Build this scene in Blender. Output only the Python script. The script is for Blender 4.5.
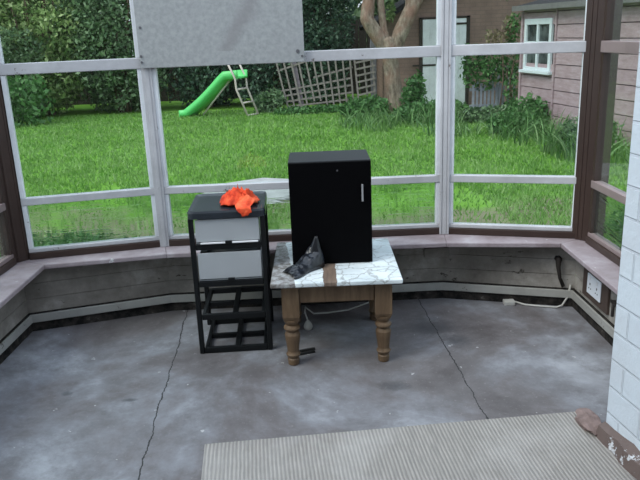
import bpy, bmesh, math, random
import numpy as np
from mathutils import Vector, Matrix, noise

S = bpy.context.scene
COL = S.collection
for o in list(bpy.data.objects):
    bpy.data.objects.remove(o)

# ---------------------------------------------------------------- camera
PITCH, ROLL = math.radians(16.6), math.radians(-2.29)
fw = Vector((0, math.cos(PITCH), -math.sin(PITCH)))
r0 = Vector((1, 0, 0)); u0 = r0.cross(fw)
rt = r0*math.cos(ROLL) + u0*math.sin(ROLL)
up = -r0*math.sin(ROLL) + u0*math.cos(ROLL)
cd = bpy.data.cameras.new('camera'); cam = bpy.data.objects.new('camera', cd); COL.objects.link(cam)
cd.sensor_width = 36; cd.lens = 36*700/640; cd.clip_start = 0.02; cd.clip_end = 300
cam.matrix_world = Matrix(((rt.x, up.x, -fw.x, 0), (rt.y, up.y, -fw.y, 0), (rt.z, up.z, -fw.z, 1.5), (0, 0, 0, 1)))
S.camera = cam
# ---------------------------------------------------------------- sky (overcast evening), soft sun, exposure
W = bpy.data.worlds.new('overcast_sky'); S.world = W; W.use_nodes = True
wn, wl = W.node_tree.nodes, W.node_tree.links
bg = wn['Background']
tc = wn.new('ShaderNodeTexCoord'); sx = wn.new('ShaderNodeSeparateXYZ'); rp = wn.new('ShaderNodeValToRGB')
wl.new(tc.outputs['Generated'], sx.inputs[0]); wl.new(sx.outputs['Z'], rp.inputs[0]); wl.new(rp.outputs[0], bg.inputs['Color'])
rp.color_ramp.elements[0].position = 0.0; rp.color_ramp.elements[0].color = (.55, .60, .66, 1)
rp.color_ramp.elements[1].position = 0.8; rp.color_ramp.elements[1].color = (.78, .90, 1.07, 1)
bg.inputs['Strength'].default_value = 1.0
sd = bpy.data.lights.new('sun', 'SUN'); sun = bpy.data.objects.new('sun', sd); COL.objects.link(sun)
sd.energy = 1.1; sd.angle = math.radians(30); sd.color = (1, .97, .88)
sun.rotation_euler = (math.radians(38), 0, math.radians(-60))
S.view_settings.view_transform = 'Standard'; S.view_settings.look = 'None'
S.view_settings.gamma = 1; S.view_settings.use_curve_mapping = False
S.view_settings.exposure = 0.92

# ---------------------------------------------------------------- material helpers
def newmat(name, rough=.7, spec=.3):
    m = bpy.data.materials.new(name); m.use_nodes = True
    p = m.node_tree.nodes['Principled BSDF']
    p.inputs['Roughness'].default_value = rough
    p.inputs['Specular IOR Level'].default_value = spec
    return m, m.node_tree.nodes, m.node_tree.links, p
def coords(N, L, scale=(1, 1, 1), kind='Object'):
    t = N.new('ShaderNodeTexCoord'); mp = N.new('ShaderNodeMapping'); mp.inputs['Scale'].default_value = scale
    L.new(t.outputs[kind], mp.inputs[0]); return mp.outputs[0]
def noise_n(N, L, vec, scale, detail=4, rough=.6, dist=0):
    n = N.new('ShaderNodeTexNoise'); n.inputs['Scale'].default_value = scale; n.inputs['Detail'].default_value = detail
    n.inputs['Roughness'].default_value = rough; n.inputs['Distortion'].default_value = dist
    L.new(vec, n.inputs['Vector']); return n.outputs['Fac']
def ramp(N, L, fac, stops):
    r = N.new('ShaderNodeValToRGB'); e = r.color_ramp.elements
    while len(e) < len(stops): e.new(.5)
    for q, (p, c) in zip(e, stops):
        q.position = p; q.color = (*c, 1) if len(c) == 3 else c
    L.new(fac, r.inputs[0]); return r.outputs[0]
def mix(N, L, fac, a, b, mode='MIX'):
    m = N.new('ShaderNodeMix'); m.data_type = 'RGBA'; m.blend_type = mode
    if isinstance(fac, (int, float)): m.inputs[0].default_value = fac
    else: L.new(fac, m.inputs[0])
    for i, v in ((6, a), (7, b)):
        if isinstance(v, tuple): m.inputs[i].default_value = (*v, 1)
        else: L.new(v, m.inputs[i])
    return m.outputs[2]
def mth(N, L, op, a, b=None, c=None):
    m = N.new('ShaderNodeMath'); m.operation = op
    for i, v in enumerate((a, b, c)):
        if v is None: continue
        if isinstance(v, (int, float)): m.inputs[i].default_value = v
        else: L.new(v, m.inputs[i])
    return m.outputs[0]
def bump(N, L, p, h, strength=.3, dist=.01):
    b = N.new('ShaderNodeBump'); b.inputs['Strength'].default_value = strength; b.inputs['Distance'].default_value = dist
    L.new(h, b.inputs['Height']); L.new(b.outputs[0], p.inputs['Normal'])
def K(g): return (g, g, g)
def plain(name, c, rough=.6, var=.15, scale=12, spec=.3, bmp=.1):
    m, N, L, p = newmat(name, rough, spec)
    v = coords(N, L); n = noise_n(N, L, v, scale)
    L.new(ramp(N, L, n, [(.3, tuple(x*(1-var) for x in c)), (.7, tuple(x*(1+var) for x in c))]), p.inputs['Base Color'])
    if bmp: bump(N, L, p, noise_n(N, L, v, scale*4), bmp, .004)
    return m
def chipped(name, c, under, amount=.36, rough=.55, scale=9):
    """old paint: base colour, dirt, with chips down to a second colour"""
    m, N, L, p = newmat(name, rough, .35)
    v = coords(N, L)
    d = ramp(N, L, noise_n(N, L, v, 3.5, 6, .7), [(.3, tuple(x*.72 for x in c)), (.65, c)])
    ch = ramp(N, L, noise_n(N, L, v, scale, 8, .75), [(amount-.02, K(1)), (amount, K(0))])
    L.new(mix(N, L, ch, d, under), p.inputs['Base Color'])
    bump(N, L, p, noise_n(N, L, v, 30), .12, .004)
    return m

# ---------------------------------------------------------------- mesh builder
class MB:
    def __init__(self): self.v = []; self.f = []
    def add(self, vs, fs):
        b = len(self.v); self.v += [tuple(x) for x in vs]; self.f += [tuple(i+b for i in q) for q in fs]; return self
    def box(self, x0, x1, y0, y1, z0, z1):
        return self.add([(x0,y0,z0),(x1,y0,z0),(x1,y1,z0),(x0,y1,z0),(x0,y0,z1),(x1,y0,z1),(x1,y1,z1),(x0,y1,z1)],
                        [(3,2,1,0),(4,5,6,7),(0,1,5,4),(1,2,6,5),(2,3,7,6),(3,0,4,7)])
    def prism(self, poly, z0, z1):
        n = len(poly)
        a = sum(poly[i][0]*poly[(i+1)%n][1]-poly[(i+1)%n][0]*poly[i][1] for i in range(n))
        if a < 0: poly = poly[::-1]
        vs = [(x, y, z0) for x, y in poly]+[(x, y, z1) for x, y in poly]
        return self.add(vs, [tuple(range(n))[::-1], tuple(range(n, 2*n))]+[(i, (i+1)%n, n+(i+1)%n, n+i) for i in range(n)])
    def wallseg(self, p, q, z0, z1, d0, d1, e0=0, e1=0):
        """upright slab along p-q; d0..d1 = offsets towards the outside (left normal of q-p)"""
        p = Vector(p); q = Vector(q); t = (q-p).normalized(); n = Vector((-t.y, t.x))
        p = p-t*e0; q = q+t*e1
        return self.prism([tuple(p+n*d0), tuple(q+n*d0), tuple(q+n*d1), tuple(p+n*d1)], z0, z1)
    def beam(self, a, b, w, h, up=(0, 0, 1)):
        a = Vector(a); b = Vector(b); t = (b-a).normalized(); u = Vector(up)
        s = t.cross(u)
        if s.length < 1e-4: s = t.cross(Vector((0, 1, 0)))
        s.normalize(); u = s.cross(t)
        vs = [c+s*(i*w/2)+u*(j*h/2) for c in (a, b) for i, j in ((-1,-1),(1,-1),(1,1),(-1,1))]
        return self.add(vs, [(3,2,1,0)[::-1],(4,5,6,7)[::-1]]+[(i, 4+i, 4+(i+1)%4, (i+1)%4) for i in range(4)])
    def tube(self, pts, rad, n=8, jit=0, seed=0, cap=True):
        rnd = random.Random(seed)
        pts = [Vector(p) for p in pts]; m = len(pts)
        if isinstance(rad, (int, float)): rad = [rad]*m
        vs = []; ref = None
        for i, p in enumerate(pts):
            t = (pts[min(i+1, m-1)]-pts[max(i-1, 0)]).normalized()
            if ref is None: ref = Vector((0, 0, 1)) if abs(t.z) < .9 else Vector((1, 0, 0))
            s = t.cross(ref).normalized(); u = s.cross(t); ref = u
            for k in range(n):
                a = 2*math.pi*k/n; r = rad[i]*(1+jit*rnd.uniform(-1, 1))
                vs.append(p+s*math.cos(a)*r+u*math.sin(a)*r)
        fs = [(i*n+k, (i)*n+(k+1)%n, (i+1)*n+(k+1)%n, (i+1)*n+k) for i in range(m-1) for k in range(n)]
        if cap: fs += [tuple(range(n))[::-1], tuple(range((m-1)*n, m*n))]
        return self.add(vs, fs)
    def lathe(self, prof, cx=0, cy=0, n=20):
        vs = [(cx+r*math.cos(2*math.pi*k/n), cy+r*math.sin(2*math.pi*k/n), z) for r, z in prof for k in range(n)]
        m = len(prof)
        return self.add(vs, [(i*n+k, i*n+(k+1)%n, (i+1)*n+(k+1)%n, (i+1)*n+k) for i in range(m-1) for k in range(n)]
                        + [tuple(range(n))[::-1], tuple(range((m-1)*n, m*n))])
    def build(self, name, mat, parent=None, bevel=0, smooth=False, subd=0):
        me = bpy.data.meshes.new(name); me.from_pydata(self.v, [], self.f); me.update()
        bm = bmesh.new(); bm.from_mesh(me); bmesh.ops.recalc_face_normals(bm, faces=bm.faces); bm.to_mesh(me); bm.free()
        o = bpy.data.objects.new(name, me); COL.objects.link(o)
        me.materials.append(mat)
        if parent: o.parent = parent
        if bevel:
            b = o.modifiers.new('bevel', 'BEVEL'); b.width = bevel; b.segments = 2; b.limit_method = 'ANGLE'
        if subd:
            s = o.modifiers.new('subd', 'SUBSURF'); s.levels = s.render_levels = subd
        if smooth:
            for q in me.polygons: q.use_smooth = True
        return o
def npmesh(name, V, F, mat, parent=None, smooth=False):
    """fast mesh from numpy arrays; F is (n, k)"""
    me = bpy.data.meshes.new(name); n, k = F.shape
    me.vertices.add(len(V)); me.vertices.foreach_set('co', V.astype(np.float32).ravel())
    me.loops.add(n*k); me.loops.foreach_set('vertex_index', F.astype(np.int32).ravel())
    me.polygons.add(n); me.polygons.foreach_set('loop_start', np.arange(0, n*k, k, dtype=np.int32))
    me.update(calc_edges=True); me.validate()
    me.materials.append(mat)
    o = bpy.data.objects.new(name, me); COL.objects.link(o)
    if parent: o.parent = parent
    if smooth: me.polygons.foreach_set('use_smooth', np.ones(n, dtype=bool))
    return o
def empty(name, loc, rz=0):
    o = bpy.data.objects.new(name, None); COL.objects.link(o); o.location = loc; o.rotation_euler.z = rz
    o.empty_display_size = .1; return o
def tag(o, label, cat, group=None, kind=None):
    o['label'] = label; o['category'] = cat
    if group: o['group'] = group
    if kind: o['kind'] = kind
    return o
def thing(name, label, cat, loc=(0, 0, 0), rz=0, group=None):
    return tag(empty(name, loc, rz), label, cat, group)
def struct(o, label=None, cat=None):
    o['kind'] = 'structure'
    if label: o['label'] = label
    if cat: o['category'] = cat
    return o
# ================================================================ THE ROOM
# window line in plan (left side, bay left, centre, bay right, right side)
A = [(-1.72, 1.2), (-1.632, 3.60), (-.868, 3.767), (.70, 3.795), (1.418, 3.595), (1.50, 1.2)]
B = [(-1.63, 1.2), (-1.585, 3.52), (-.862, 3.742), (.694, 3.77), (1.375, 3.565), (1.43, 1.2)]   # inner wall face
F = [(-1.45, 1.2), (-1.45, 3.495), (-.83, 3.604), (.68, 3.598), (1.267, 3.512), (1.285, 1.2)]     # front edge of the sill

# --- concrete floor
m, N, L, p = newmat('concrete', .62, .35)
v = coords(N, L)
n1 = noise_n(N, L, v, 1.15, 9, .66, .3); n2 = noise_n(N, L, v, 5, 9, .75); n3 = noise_n(N, L, v, 60, 3, .6)
base = ramp(N, L, n1, [(.36, (.070, .062, .062)), (.47, (.132, .122, .126)), (.55, (.190, .194, .212)), (.66, (.32, .335, .365))])
base = mix(N, L, ramp(N, L, n2, [(.34, K(.7)), (.55, K(0))]), base, (.10, .094, .096))
base = mix(N, L, ramp(N, L, n3, [(.6, K(0)), (.8, K(.3))]), base, (.38, .38, .38))
base = mix(N, L, ramp(N, L, noise_n(N, L, v, 17, 4, .6), [(.69, K(0)), (.71, K(.75))]), base, (.45, .45, .45))
sep = N.new('ShaderNodeSeparateXYZ'); L.new(v, sep.inputs[0])
wob = mth(N, L, 'MULTIPLY', mth(N, L, 'SUBTRACT', noise_n(N, L, v, 5, 6, .75), .5), .055)
def crack(x0, y0, x1, y1, w):
    k = (x1-x0)/(y1-y0)
    lx = mth(N, L, 'ADD', mth(N, L, 'MULTIPLY', mth(N, L, 'SUBTRACT', sep.outputs['Y'], y0), k), x0)
    d = mth(N, L, 'ABSOLUTE', mth(N, L, 'ADD', mth(N, L, 'SUBTRACT', sep.outputs['X'], lx), wob))
    return mth(N, L, 'LESS_THAN', d, w)
ck = mth(N, L, 'MAXIMUM', crack(-.763, 3.59, -.679, 2.144, .0026), crack(.57, 3.455, .636, 2.46, .0026))
def spot(cx, cy, rx, ry):                       # oil stains with a ragged outline
    dx = mth(N, L, 'DIVIDE', mth(N, L, 'SUBTRACT', sep.outputs['X'], cx), rx)
    dy = mth(N, L, 'DIVIDE', mth(N, L, 'SUBTRACT', sep.outputs['Y'], cy), ry)
    d = mth(N, L, 'ADD', mth(N, L, 'ADD', mth(N, L, 'MULTIPLY', dx, dx), mth(N, L, 'MULTIPLY', dy, dy)), mth(N, L, 'MULTIPLY', n2, 1.2))
    return ramp(N, L, d, [(.5, K(.8)), (1.15, K(0))])
for c in ((.58, 3.36, .24, .22), (.66, 3.18, .14, .14), (.30, 2.75, .12, .07), (-.85, 2.72, .06, .03), (-1.15, 2.8, .05, .04), (1.25, 3.68, .3, .05)):
    base = mix(N, L, spot(*c), base, (.045, .046, .05))
L.new(mix(N, L, ck, base, (.02, .02, .02)), p.inputs['Base Color'])
bump(N, L, p, n2, .15, .01)
M_conc = m
struct(MB().prism([(-3, -1.2), (2.6, -1.2), (2.6, 1.1), (1.62, 1.2), (1.53, 3.66), (.72, 3.86), (-.88, 3.84), (-1.70, 3.66), (-1.80, 1.2), (-3, 1.1)], -.12, 0).build('floor', M_conc))

# --- dirty off-white low walls under the sill
m, N, L, p = newmat('dirty_wall_paint', .8, .2)
v = coords(N, L)
c = ramp(N, L, noise_n(N, L, v, 2.2, 7, .7), [(.3, (.12, .108, .094)), (.5, (.235, .218, .195)), (.66, (.42, .40, .37))])
c = mix(N, L, ramp(N, L, noise_n(N, L, coords(N, L, (1, 1, 2.5)), 7, 8, .7), [(.335, K(1)), (.37, K(0))]), c, (.045, .038, .03))
L.new(c, p.inputs['Base Color']); bump(N, L, p, noise_n(N, L, v, 14), .3, .01)
M_lowwall = m
m, N, L, p = newmat('rotten_foot_and_shade_gap', .9, .1)
v = coords(N, L)
L.new(ramp(N, L, noise_n(N, L, v, 16, 6, .7), [(.4, (.012, .012, .012)), (.62, (.045, .04, .036)), (.75, (.15, .14, .13))]), p.inputs['Base Color'])
bump(N, L, p, noise_n(N, L, v, 30), .8, .01)
M_rot_gap = m
M_base = chipped('skirting_paint', (.36, .36, .34), (.06, .05, .045), .38)
names = ['wall_left', 'wall_back_left', 'wall_back', 'wall_back_right', 'wall_right']
for i, nm in enumerate(names):
    bw = MB().wallseg(B[i], B[i+1], 0, .352, .004, .075)
    for zz in (.0, .096, .182, .268): bw.wallseg(B[i], B[i+1], zz+.0015, min(zz+.084, .352), 0, .0038)
    w = struct(bw.build(nm, M_lowwall))
    struct(MB().wallseg(B[i], B[i+1], .052, .098, -.020, -.0005).build('baseboard_'+nm[5:], M_base, None, .004))
    struct(MB().wallseg(B[i], B[i+1], .0983, .1045, -.012, -.0005).build('trim_%d' % (i+15), M_rot_gap))  # dark strip stands in for the shadow line above the skirting
    struct(MB().wallseg(B[i], B[i+1], .0, .051, -.008, -.0005).build('trim_%d' % (i+10), M_rot_gap))
# rail of the wall panelling just under the sill
M_frameold = M_base
# --- window sill boards
m, N, L, p = newmat('worn_pink_paint', .5, .4)
v = coords(N, L)
c = ramp(N, L, noise_n(N, L, v, 4, 7, .7), [(.32, (.20, .155, .16)), (.55, (.33, .28, .30)), (.7, (.44, .41, .44))])
c = mix(N, L, ramp(N, L, noise_n(N, L, v, 13, 8, .7), [(.655, K(0)), (.675, K(1))]), c, (.55, .55, .56))
c = mix(N, L, ramp(N, L, noise_n(N, L, v, 21, 6, .7), [(.3, K(1)), (.33, K(0))]), c, (.05, .035, .03))
L.new(c, p.inputs['Base Color']); bump(N, L, p, noise_n(N, L, v, 25), .15, .005)
M_sill = m
for i in range(5):
    a, b = Vector(A[i]), Vector(A[i+1])
    poly = [F[i], F[i+1], A[i+1], A[i]]
    struct(MB().prism(poly, .357, .383).build('trim_%d' % (i+1), M_sill, None, .005))
# --- windows
M_white = chipped('old_white_paint', (.78, .81, .84), (.12, .10, .09), .35, .45)
M_grey = chipped('greyed_white_paint', (.52, .52, .54), (.13, .105, .095), .365, .5)
M_brown = chipped('brown_varnish', (.050, .031, .025), (.09, .062, .05), .33, .4, 14)
M_pinkrail = chipped('faded_pink_rail', (.27, .21, .205), (.09, .05, .04), .36, .5)
def glass(name, wavy=False):
    m = bpy.data.materials.new(name); m.use_nodes = True; N = m.node_tree.nodes; L = m.node_tree.links
    N.remove(N['Principled BSDF']); out = N['Material Output']
    tr = N.new('ShaderNodeBsdfTransparent'); gl = N.new('ShaderNodeBsdfGlossy'); lw = N.new('ShaderNodeLayerWeight')
    tr.inputs[0].default_value = (.93, .96, .95, 1); gl.inputs['Roughness'].default_value = .02
    mx = N.new('ShaderNodeMixShader'); L.new(mth(N, L, 'MULTIPLY_ADD', mth(N, L, 'POWER', lw.outputs['Facing'], 5), .6, .025), mx.inputs[0]); L.new(gl.outputs[0], mx.inputs[2])
    if wavy:
        rf = N.new('ShaderNodeBsdfRefraction'); rf.inputs['IOR'].default_value = 1.12; rf.inputs['Roughness'].default_value = .0
        rf.inputs[0].default_value = (.84, .9, .87, 1)
        v = coords(N, L, (3.2, 3.2, 20)); b = N.new('ShaderNodeBump'); b.inputs['Strength'].default_value = .9; b.inputs['Distance'].default_value = .016
        L.new(noise_n(N, L, v, 1.7, 1, .4, 1.2), b.inputs['Height']); L.new(b.outputs[0], rf.inputs['Normal'])
        L.new(b.outputs[0], gl.inputs['Normal'])
        L.new(rf.outputs[0], mx.inputs[1])
    else:
        L.new(tr.outputs[0], mx.inputs[1])
    L.new(mx.outputs[0], out.inputs[0]); return m
M_glass = glass('clear_glass'); M_wavy = glass('reeded_glass', True)
Z0, Z1, Z2, Z3, Z4, Z5, ZT = .420, .441, .679, .717, 1.349, 1.404, 2.15
def window(i, n, p, q, mf, ms, mr, wavy, labels=None):
    root = empty('window_%d' % n, (0, 0, 0)); root['kind'] = 'structure'
    P, Q = Vector(p), Vector(q); Ln = (Q-P).length; t = (Q-P)/Ln
    sw = .024                                              # stile width
    MB().wallseg(p, q, .3835, Z0, -.032, .03).build('sub_sill', M_brown, root, .004)
    MB().wallseg(p, q, Z0, Z1, -.022, .022).build('bottom_rail', mr, root, .003)
    MB().wallseg(p, q, Z2, Z3, -.024, .024).build('lower_rail', mr, root, .003)
    MB().wallseg(p, q, Z4, Z5, -.026, .024).build('upper_rail', mr, root, .004)
    MB().wallseg(p, q, ZT-.06, ZT, -.026, .024).build('head_rail', mr, root, .004)
    for z0, z1, mat, nm in ((Z1, Z2, M_wavy if wavy else M_glass, 'lower_pane'), (Z3, Z4, M_glass, 'middle_pane'), (Z5, ZT-.06, M_glass, 'upper_pane')):
        a = P+t*sw; b = Q-t*sw
        MB().wallseg(a, b, z0, z1, -.0015, .0015).build(nm, mat, root)
        for s0, s1 in ((P, a), (b, Q)):
            MB().wallseg(s0, s1, z0+.0005, z1-.0005, -.020, .020).build('stile', ms, root, .003)
    return root
def cut(p, q, e0, e1):
    p, q = Vector(p), Vector(q); t = (q-p).normalized(); return tuple(p+t*e0), tuple(q-t*e1)
window(0, 1, *cut(A[0], A[1], 0, .075), M_brown, M_brown, M_pinkrail, True)
window(1, 2, *cut(A[1], A[2], .068, .026), M_grey, M_white, M_grey, True)
window(2, 3, *cut(A[2], A[3], .026, .026), M_grey, M_white, M_grey, True)
window(3, 4, *cut(A[3], A[4], .026, .044), M_grey, M_white, M_grey, False)
window(4, 5, *cut(A[4], A[5], .092, 0), M_brown, M_brown, M_pinkrail, True)
def post(n, c, ang, wx, wy, mat, groove, gm):
    """corner post with raised mouldings on the inner face"""
    b = MB()
    def bar(x0, x1, y0, y1):
        pts = [(x0, y0), (x1, y0), (x1, y1), (x0, y1)]; ca, sa = math.cos(ang), math.sin(ang)
        b.prism([(c[0]+x*ca-y*sa, c[1]+x*sa+y*ca) for x, y in pts], .384, ZT)
    bar(-wx, wx, -wy, wy)
    for g in groove: bar(g-.006, g+.006, -wy-.007, -wy)
    bar(-wx*.45, wx*.45, -wy-.004, -wy)
    return struct(b.build('trim_%d' % n, mat, None, .003))
post(6, A[1], math.radians(52), .062, .05, M_brown, (-.045, -.018, .03), None)
post(7, A[2], math.radians(7), .026, .034, M_grey, (), None)
post(8, A[3], math.radians(-8), .026, .034, M_grey, (-.02, .02), None)
post(9, (1.43, 3.575), math.radians(-50), .066, .05, M_brown, (-.035, -.01, .03), None)
# --- painted brick pier on the right with its brown plinth
m, N, L, p = newmat('white_painted_brick', .65, .3)
v = coords(N, L); bt = N.new('ShaderNodeTexBrick')
bt.inputs['Scale'].default_value = 1; bt.inputs['Brick Width'].default_value = .26; bt.inputs['Row Height'].default_value = .107
bt.inputs['Mortar Size'].default_value = .006; bt.inputs['Mortar Smooth'].default_value = .4
bt.inputs[1].default_value = (.54, .61, .68, 1); bt.inputs[2].default_value = (.58, .65, .71, 1); bt.inputs[3].default_value = (.52, .58, .645, 1)
sp = N.new('ShaderNodeSeparateXYZ'); cb = N.new('ShaderNodeCombineXYZ'); L.new(v, sp.inputs[0])
L.new(mth(N, L, 'SUBTRACT', mth(N, L, 'MULTIPLY', sp.outputs['X'], 1), sp.outputs['Y']), cb.inputs[0]); L.new(sp.outputs['Z'], cb.inputs[1])
L.new(cb.outputs[0], bt.inputs['Vector'])
c = mix(N, L, ramp(N, L, noise_n(N, L, v, 6, 6), [(.35, K(.35)), (.6, K(0))]), bt.outputs[0], (.48, .50, .54))
L.new(c, p.inputs['Base Color'])
h = mth(N, L, 'ADD', mth(N, L, 'MULTIPLY', bt.outputs['Fac'], -1), mth(N, L, 'MULTIPLY', noise_n(N, L, v, 40, 5), .5))
bump(N, L, p, h, .8, .008)
M_brick = m
px0, px1 = (1.038, 2.30), (1.246, 1.0)
struct(MB().prism([px0, px1, (2.2, 1.0), (2.2, 1.35), (1.46, 2.36)], 0, 2.3).build('wall_pier', M_brick, None, .006))
M_plinth = chipped('peeling_brown_paint', (.13, .097, .088), (.52, .54, .57), .44, .7, 7)
b = MB(); nseg = 22
base = [(1.038+(1.246-1.038)*k/nseg, 2.30+(1.0-2.30)*k/nseg) for k in range(nseg+1)]
vs = []; rng = random.Random(4)
for k, (x, y) in enumerate(base):
    o_ = .022+.018*rng.random(); zt = .050+.022*rng.random()
    vs += [(x-o_-.012, y-.15*o_, 0), (x-o_, y-.15*o_, zt), (x-.0005, y, zt+.012), (x-.0005, y, 0)]
fs = [(4*k+i, 4*k+(i+1)%4, 4*k+4+(i+1)%4, 4*k+4+i) for k in range(nseg) for i in range(4)]+[(0, 1, 2, 3), (4*nseg+3, 4*nseg+2, 4*nseg+1, 4*nseg)]
struct(b.add(vs, fs).build('baseboard_pier', M_plinth))

struct(MB().box(-3, 2.6, -1.2, .3, 2.4, 2.5).build('ceiling_unseen', plain('white_ceiling', (.6, .6, .58), .9, .05, 3, .1)))  # unseen; added over the camera to cut light from behind
struct(MB().box(-3, 2.6, -1.3, -1.2, 0, 2.7).build('wall_front_unseen', plain('cream_plaster', (.30, .28, .25), .9, .1, 3, .1)))  # unseen wall added to stop sky reflections in the panes
# ================================================================ THE GARDEN (behind the glass)
G = -.10
def green(name, cols, trans=.25, rough=.5, nscale=.35):
    m, N, L, p = newmat(name, rough, .3)
    g = N.new('ShaderNodeNewGeometry')
    r = ramp(N, L, g.outputs['Random Per Island'], [(i/(len(cols)-1), c) for i, c in enumerate(cols)])
    v = coords(N, L)
    r = mix(N, L, ramp(N, L, noise_n(N, L, v, nscale*6, 3), [(.35, K(.0)), (.65, K(.35))]), r, cols[-1])
    r = mix(N, L, ramp(N, L, noise_n(N, L, v, nscale*3.1, 4, .7), [(.38, K(.55)), (.52, K(0))]), r, cols[0])
    L.new(r, p.inputs['Base Color'])
    tl = N.new('ShaderNodeBsdfTranslucent'); L.new(r, tl.inputs[0]); mx = N.new('ShaderNodeMixShader'); mx.inputs[0].default_value = trans
    L.new(p.outputs[0], mx.inputs[1]); L.new(tl.outputs[0], mx.inputs[2]); L.new(mx.outputs[0], N['Material Output'].inputs[0])
    return m
M_hedge = green('dark_hedge_leaves', [(.022, .06, .024), (.075, .16, .065), (.17, .29, .12), (.38, .50, .30)], .35)
M_hedge2 = green('yellow_green_leaves', [(.035, .09, .025), (.14, .27, .075), (.32, .46, .15), (.58, .68, .34)], .4)
M_holly = green('blue_green_leaves', [(.008, .032, .02), (.025, .08, .045), (.08, .165, .095), (.20, .30, .20)])
M_weed = green('weed_leaves', [(.03, .09, .025), (.07, .19, .05), (.16, .32, .11)])
M_tall = green('tall_grass_blades', [(.03, .09, .02), (.07, .18, .045), (.13, .27, .08), (.28, .40, .18)])
M_dry = green('dry_leaves', [(.20, .15, .09), (.33, .27, .17), (.16, .20, .08)])
M_grass = green('lawn_blades', [(.095, .225, .035), (.14, .32, .05), (.20, .39, .08), (.33, .46, .19)], .3)
M_bark = plain('bark', (.16, .115, .085), .9, .4, 14, .1, .8)
m, N, L, p = newmat('lawn_ground', .9, .1)
v = coords(N, L)
c = ramp(N, L, noise_n(N, L, v, 1.3, 6, .65), [(.3, (.08, .18, .02)), (.5, (.13, .28, .035)), (.7, (.18, .34, .07))])
sp = N.new('ShaderNodeSeparateXYZ'); L.new(v, sp.inputs[0])
near = ramp(N, L, mth(N, L, 'ADD', mth(N, L, 'DIVIDE', sp.outputs['Y'], 14), mth(N, L, 'MULTIPLY', noise_n(N, L, v, .8, 5, .7), .5)), [(.66, K(1)), (.72, K(0))])
L.new(mix(N, L, mth(N, L, 'MULTIPLY', near, .85), c, (.19, .165, .12)), p.inputs['Base Color']); bump(N, L, p, noise_n(N, L, v, 18), .6, .03)
M_lawn = m
struct(MB().prism([(-30, 3.9), (30, 3.9), (30, 40), (-30, 40)], G-.2, G).build('ground', M_lawn))
rs = np.random.RandomState(7)
def blades(name, base, hgt, wid, lean, mat, parent=None, segs=1):
    n = len(base); a = rs.rand(n)*2*np.pi; la = rs.rand(n)*2*np.pi
    sd = np.stack([np.cos(a), np.sin(a), np.zeros(n)], 1)*wid[:, None]/2
    ln = np.stack([np.cos(la), np.sin(la), np.zeros(n)], 1)*(lean*hgt)[:, None]
    rows = []
    for s in range(segs):
        t = s/segs
        c = base+np.array([0, 0, 1])*hgt[:, None]*(t*(1-.25*t*(lean[:, None] > .45)))+ln*t*t
        w = 1-t*.7
        rows.append(c-sd*w); rows.append(c+sd*w)
    tip = base+np.array([0, 0, 1])*(hgt*np.where(lean > .45, .72, 1))[:, None]+ln
    rows.append(tip)
    k = 2*segs+1
    V = np.stack(rows, 1).reshape(-1, 3); i0 = np.arange(n)*k
    tri = []
    for s in range(segs-1):
        tri.append(np.stack([i0+2*s, i0+2*s+1, i0+2*s+3], 1)); tri.append(np.stack([i0+2*s, i0+2*s+3, i0+2*s+2], 1))
    s = segs-1; tri.append(np.stack([i0+2*s, i0+2*s+1, i0+2*s+2], 1))
    return npmesh(name, V, np.concatenate(tri), mat, parent)
# mown lawn blades, denser close to the windows
nb = 150000
y = 4.2+(rs.rand(nb)**1.5)*12; x = (rs.rand(nb)-.5)*2*(1.2+.62*y)*.92-.4
keep = ~((np.abs(x+.52) < .52) & (np.abs(y-7.2) < .62))
keep &= ~((y < 6.6+.8*np.sin(x*2.1)+.5*np.sin(x*5+1)) & (rs.rand(nb) < .72) & (x < 1.6))
keep &= (x < 3.40+.186*(12.1-y)) & (np.hypot(x-1.58, y-13.8) > .3) & ((y < 14.7) | (x < 1.4)) & (y < 15.6) & (x > -9.5)
x = x[keep]; y = y[keep]; nb = len(x)
tag(blades('lawn_grass', np.stack([x, y, np.full(nb, G)], 1), .03+.045*rs.rand(nb), .006+.0016*y*(.5+rs.rand(nb)), .2+.5*rs.rand(nb), M_grass),
    'bright green mown lawn grass filling the garden beyond the windows', 'grass', None, 'stuff')
def leafcloud(name, blobs, n, size, mat, parent=None, shell=.55, flat=.0, aspect=.55):
    w = np.array([b[3]*b[4]*b[5] for b in blobs])**(2/3); w = w/w.sum()
    out = []
    for b, wi in zip(blobs, w):
        k = int(n*wi); d = rs.randn(k, 3); d /= np.linalg.norm(d, axis=1)[:, None]
        r = (shell+(1-shell)*rs.rand(k)**.5)*(1+.12*np.sin(d[:, 0]*7+b[0]*3)*np.sin(d[:, 2]*8+b[1])+.08*np.sin(d[:, 0]*17)*np.cos(d[:, 2]*15+d[:, 1]*9))
        out.append(np.array(b[:3])+d*r[:, None]*np.array(b[3:6]))
    C = np.concatenate(out); k = len(C); C = C[C[:, 2] > -.095 if parent is None else C[:, 2] > .01]; k = len(C)
    t = rs.randn(k, 3); t[:, 2] = t[:, 2]*(1-flat)-.3; t /= np.linalg.norm(t, axis=1)[:, None]
    q = np.cross(t, rs.randn(k, 3)); q /= np.linalg.norm(q, axis=1)[:, None]; nn = np.cross(t, q)
    s = size*(.6+.8*rs.rand(k))[:, None]
    V = np.stack([C-t*s*.5, C+q*s*aspect*.5+nn*s*.08, C+t*s*.5, C-q*s*aspect*.5+nn*s*.08], 1).reshape(-1, 3)
    i0 = np.arange(k)*4
    return npmesh(name, V, np.stack([i0, i0+1, i0+2, i0+3], 1), mat, parent)
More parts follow.
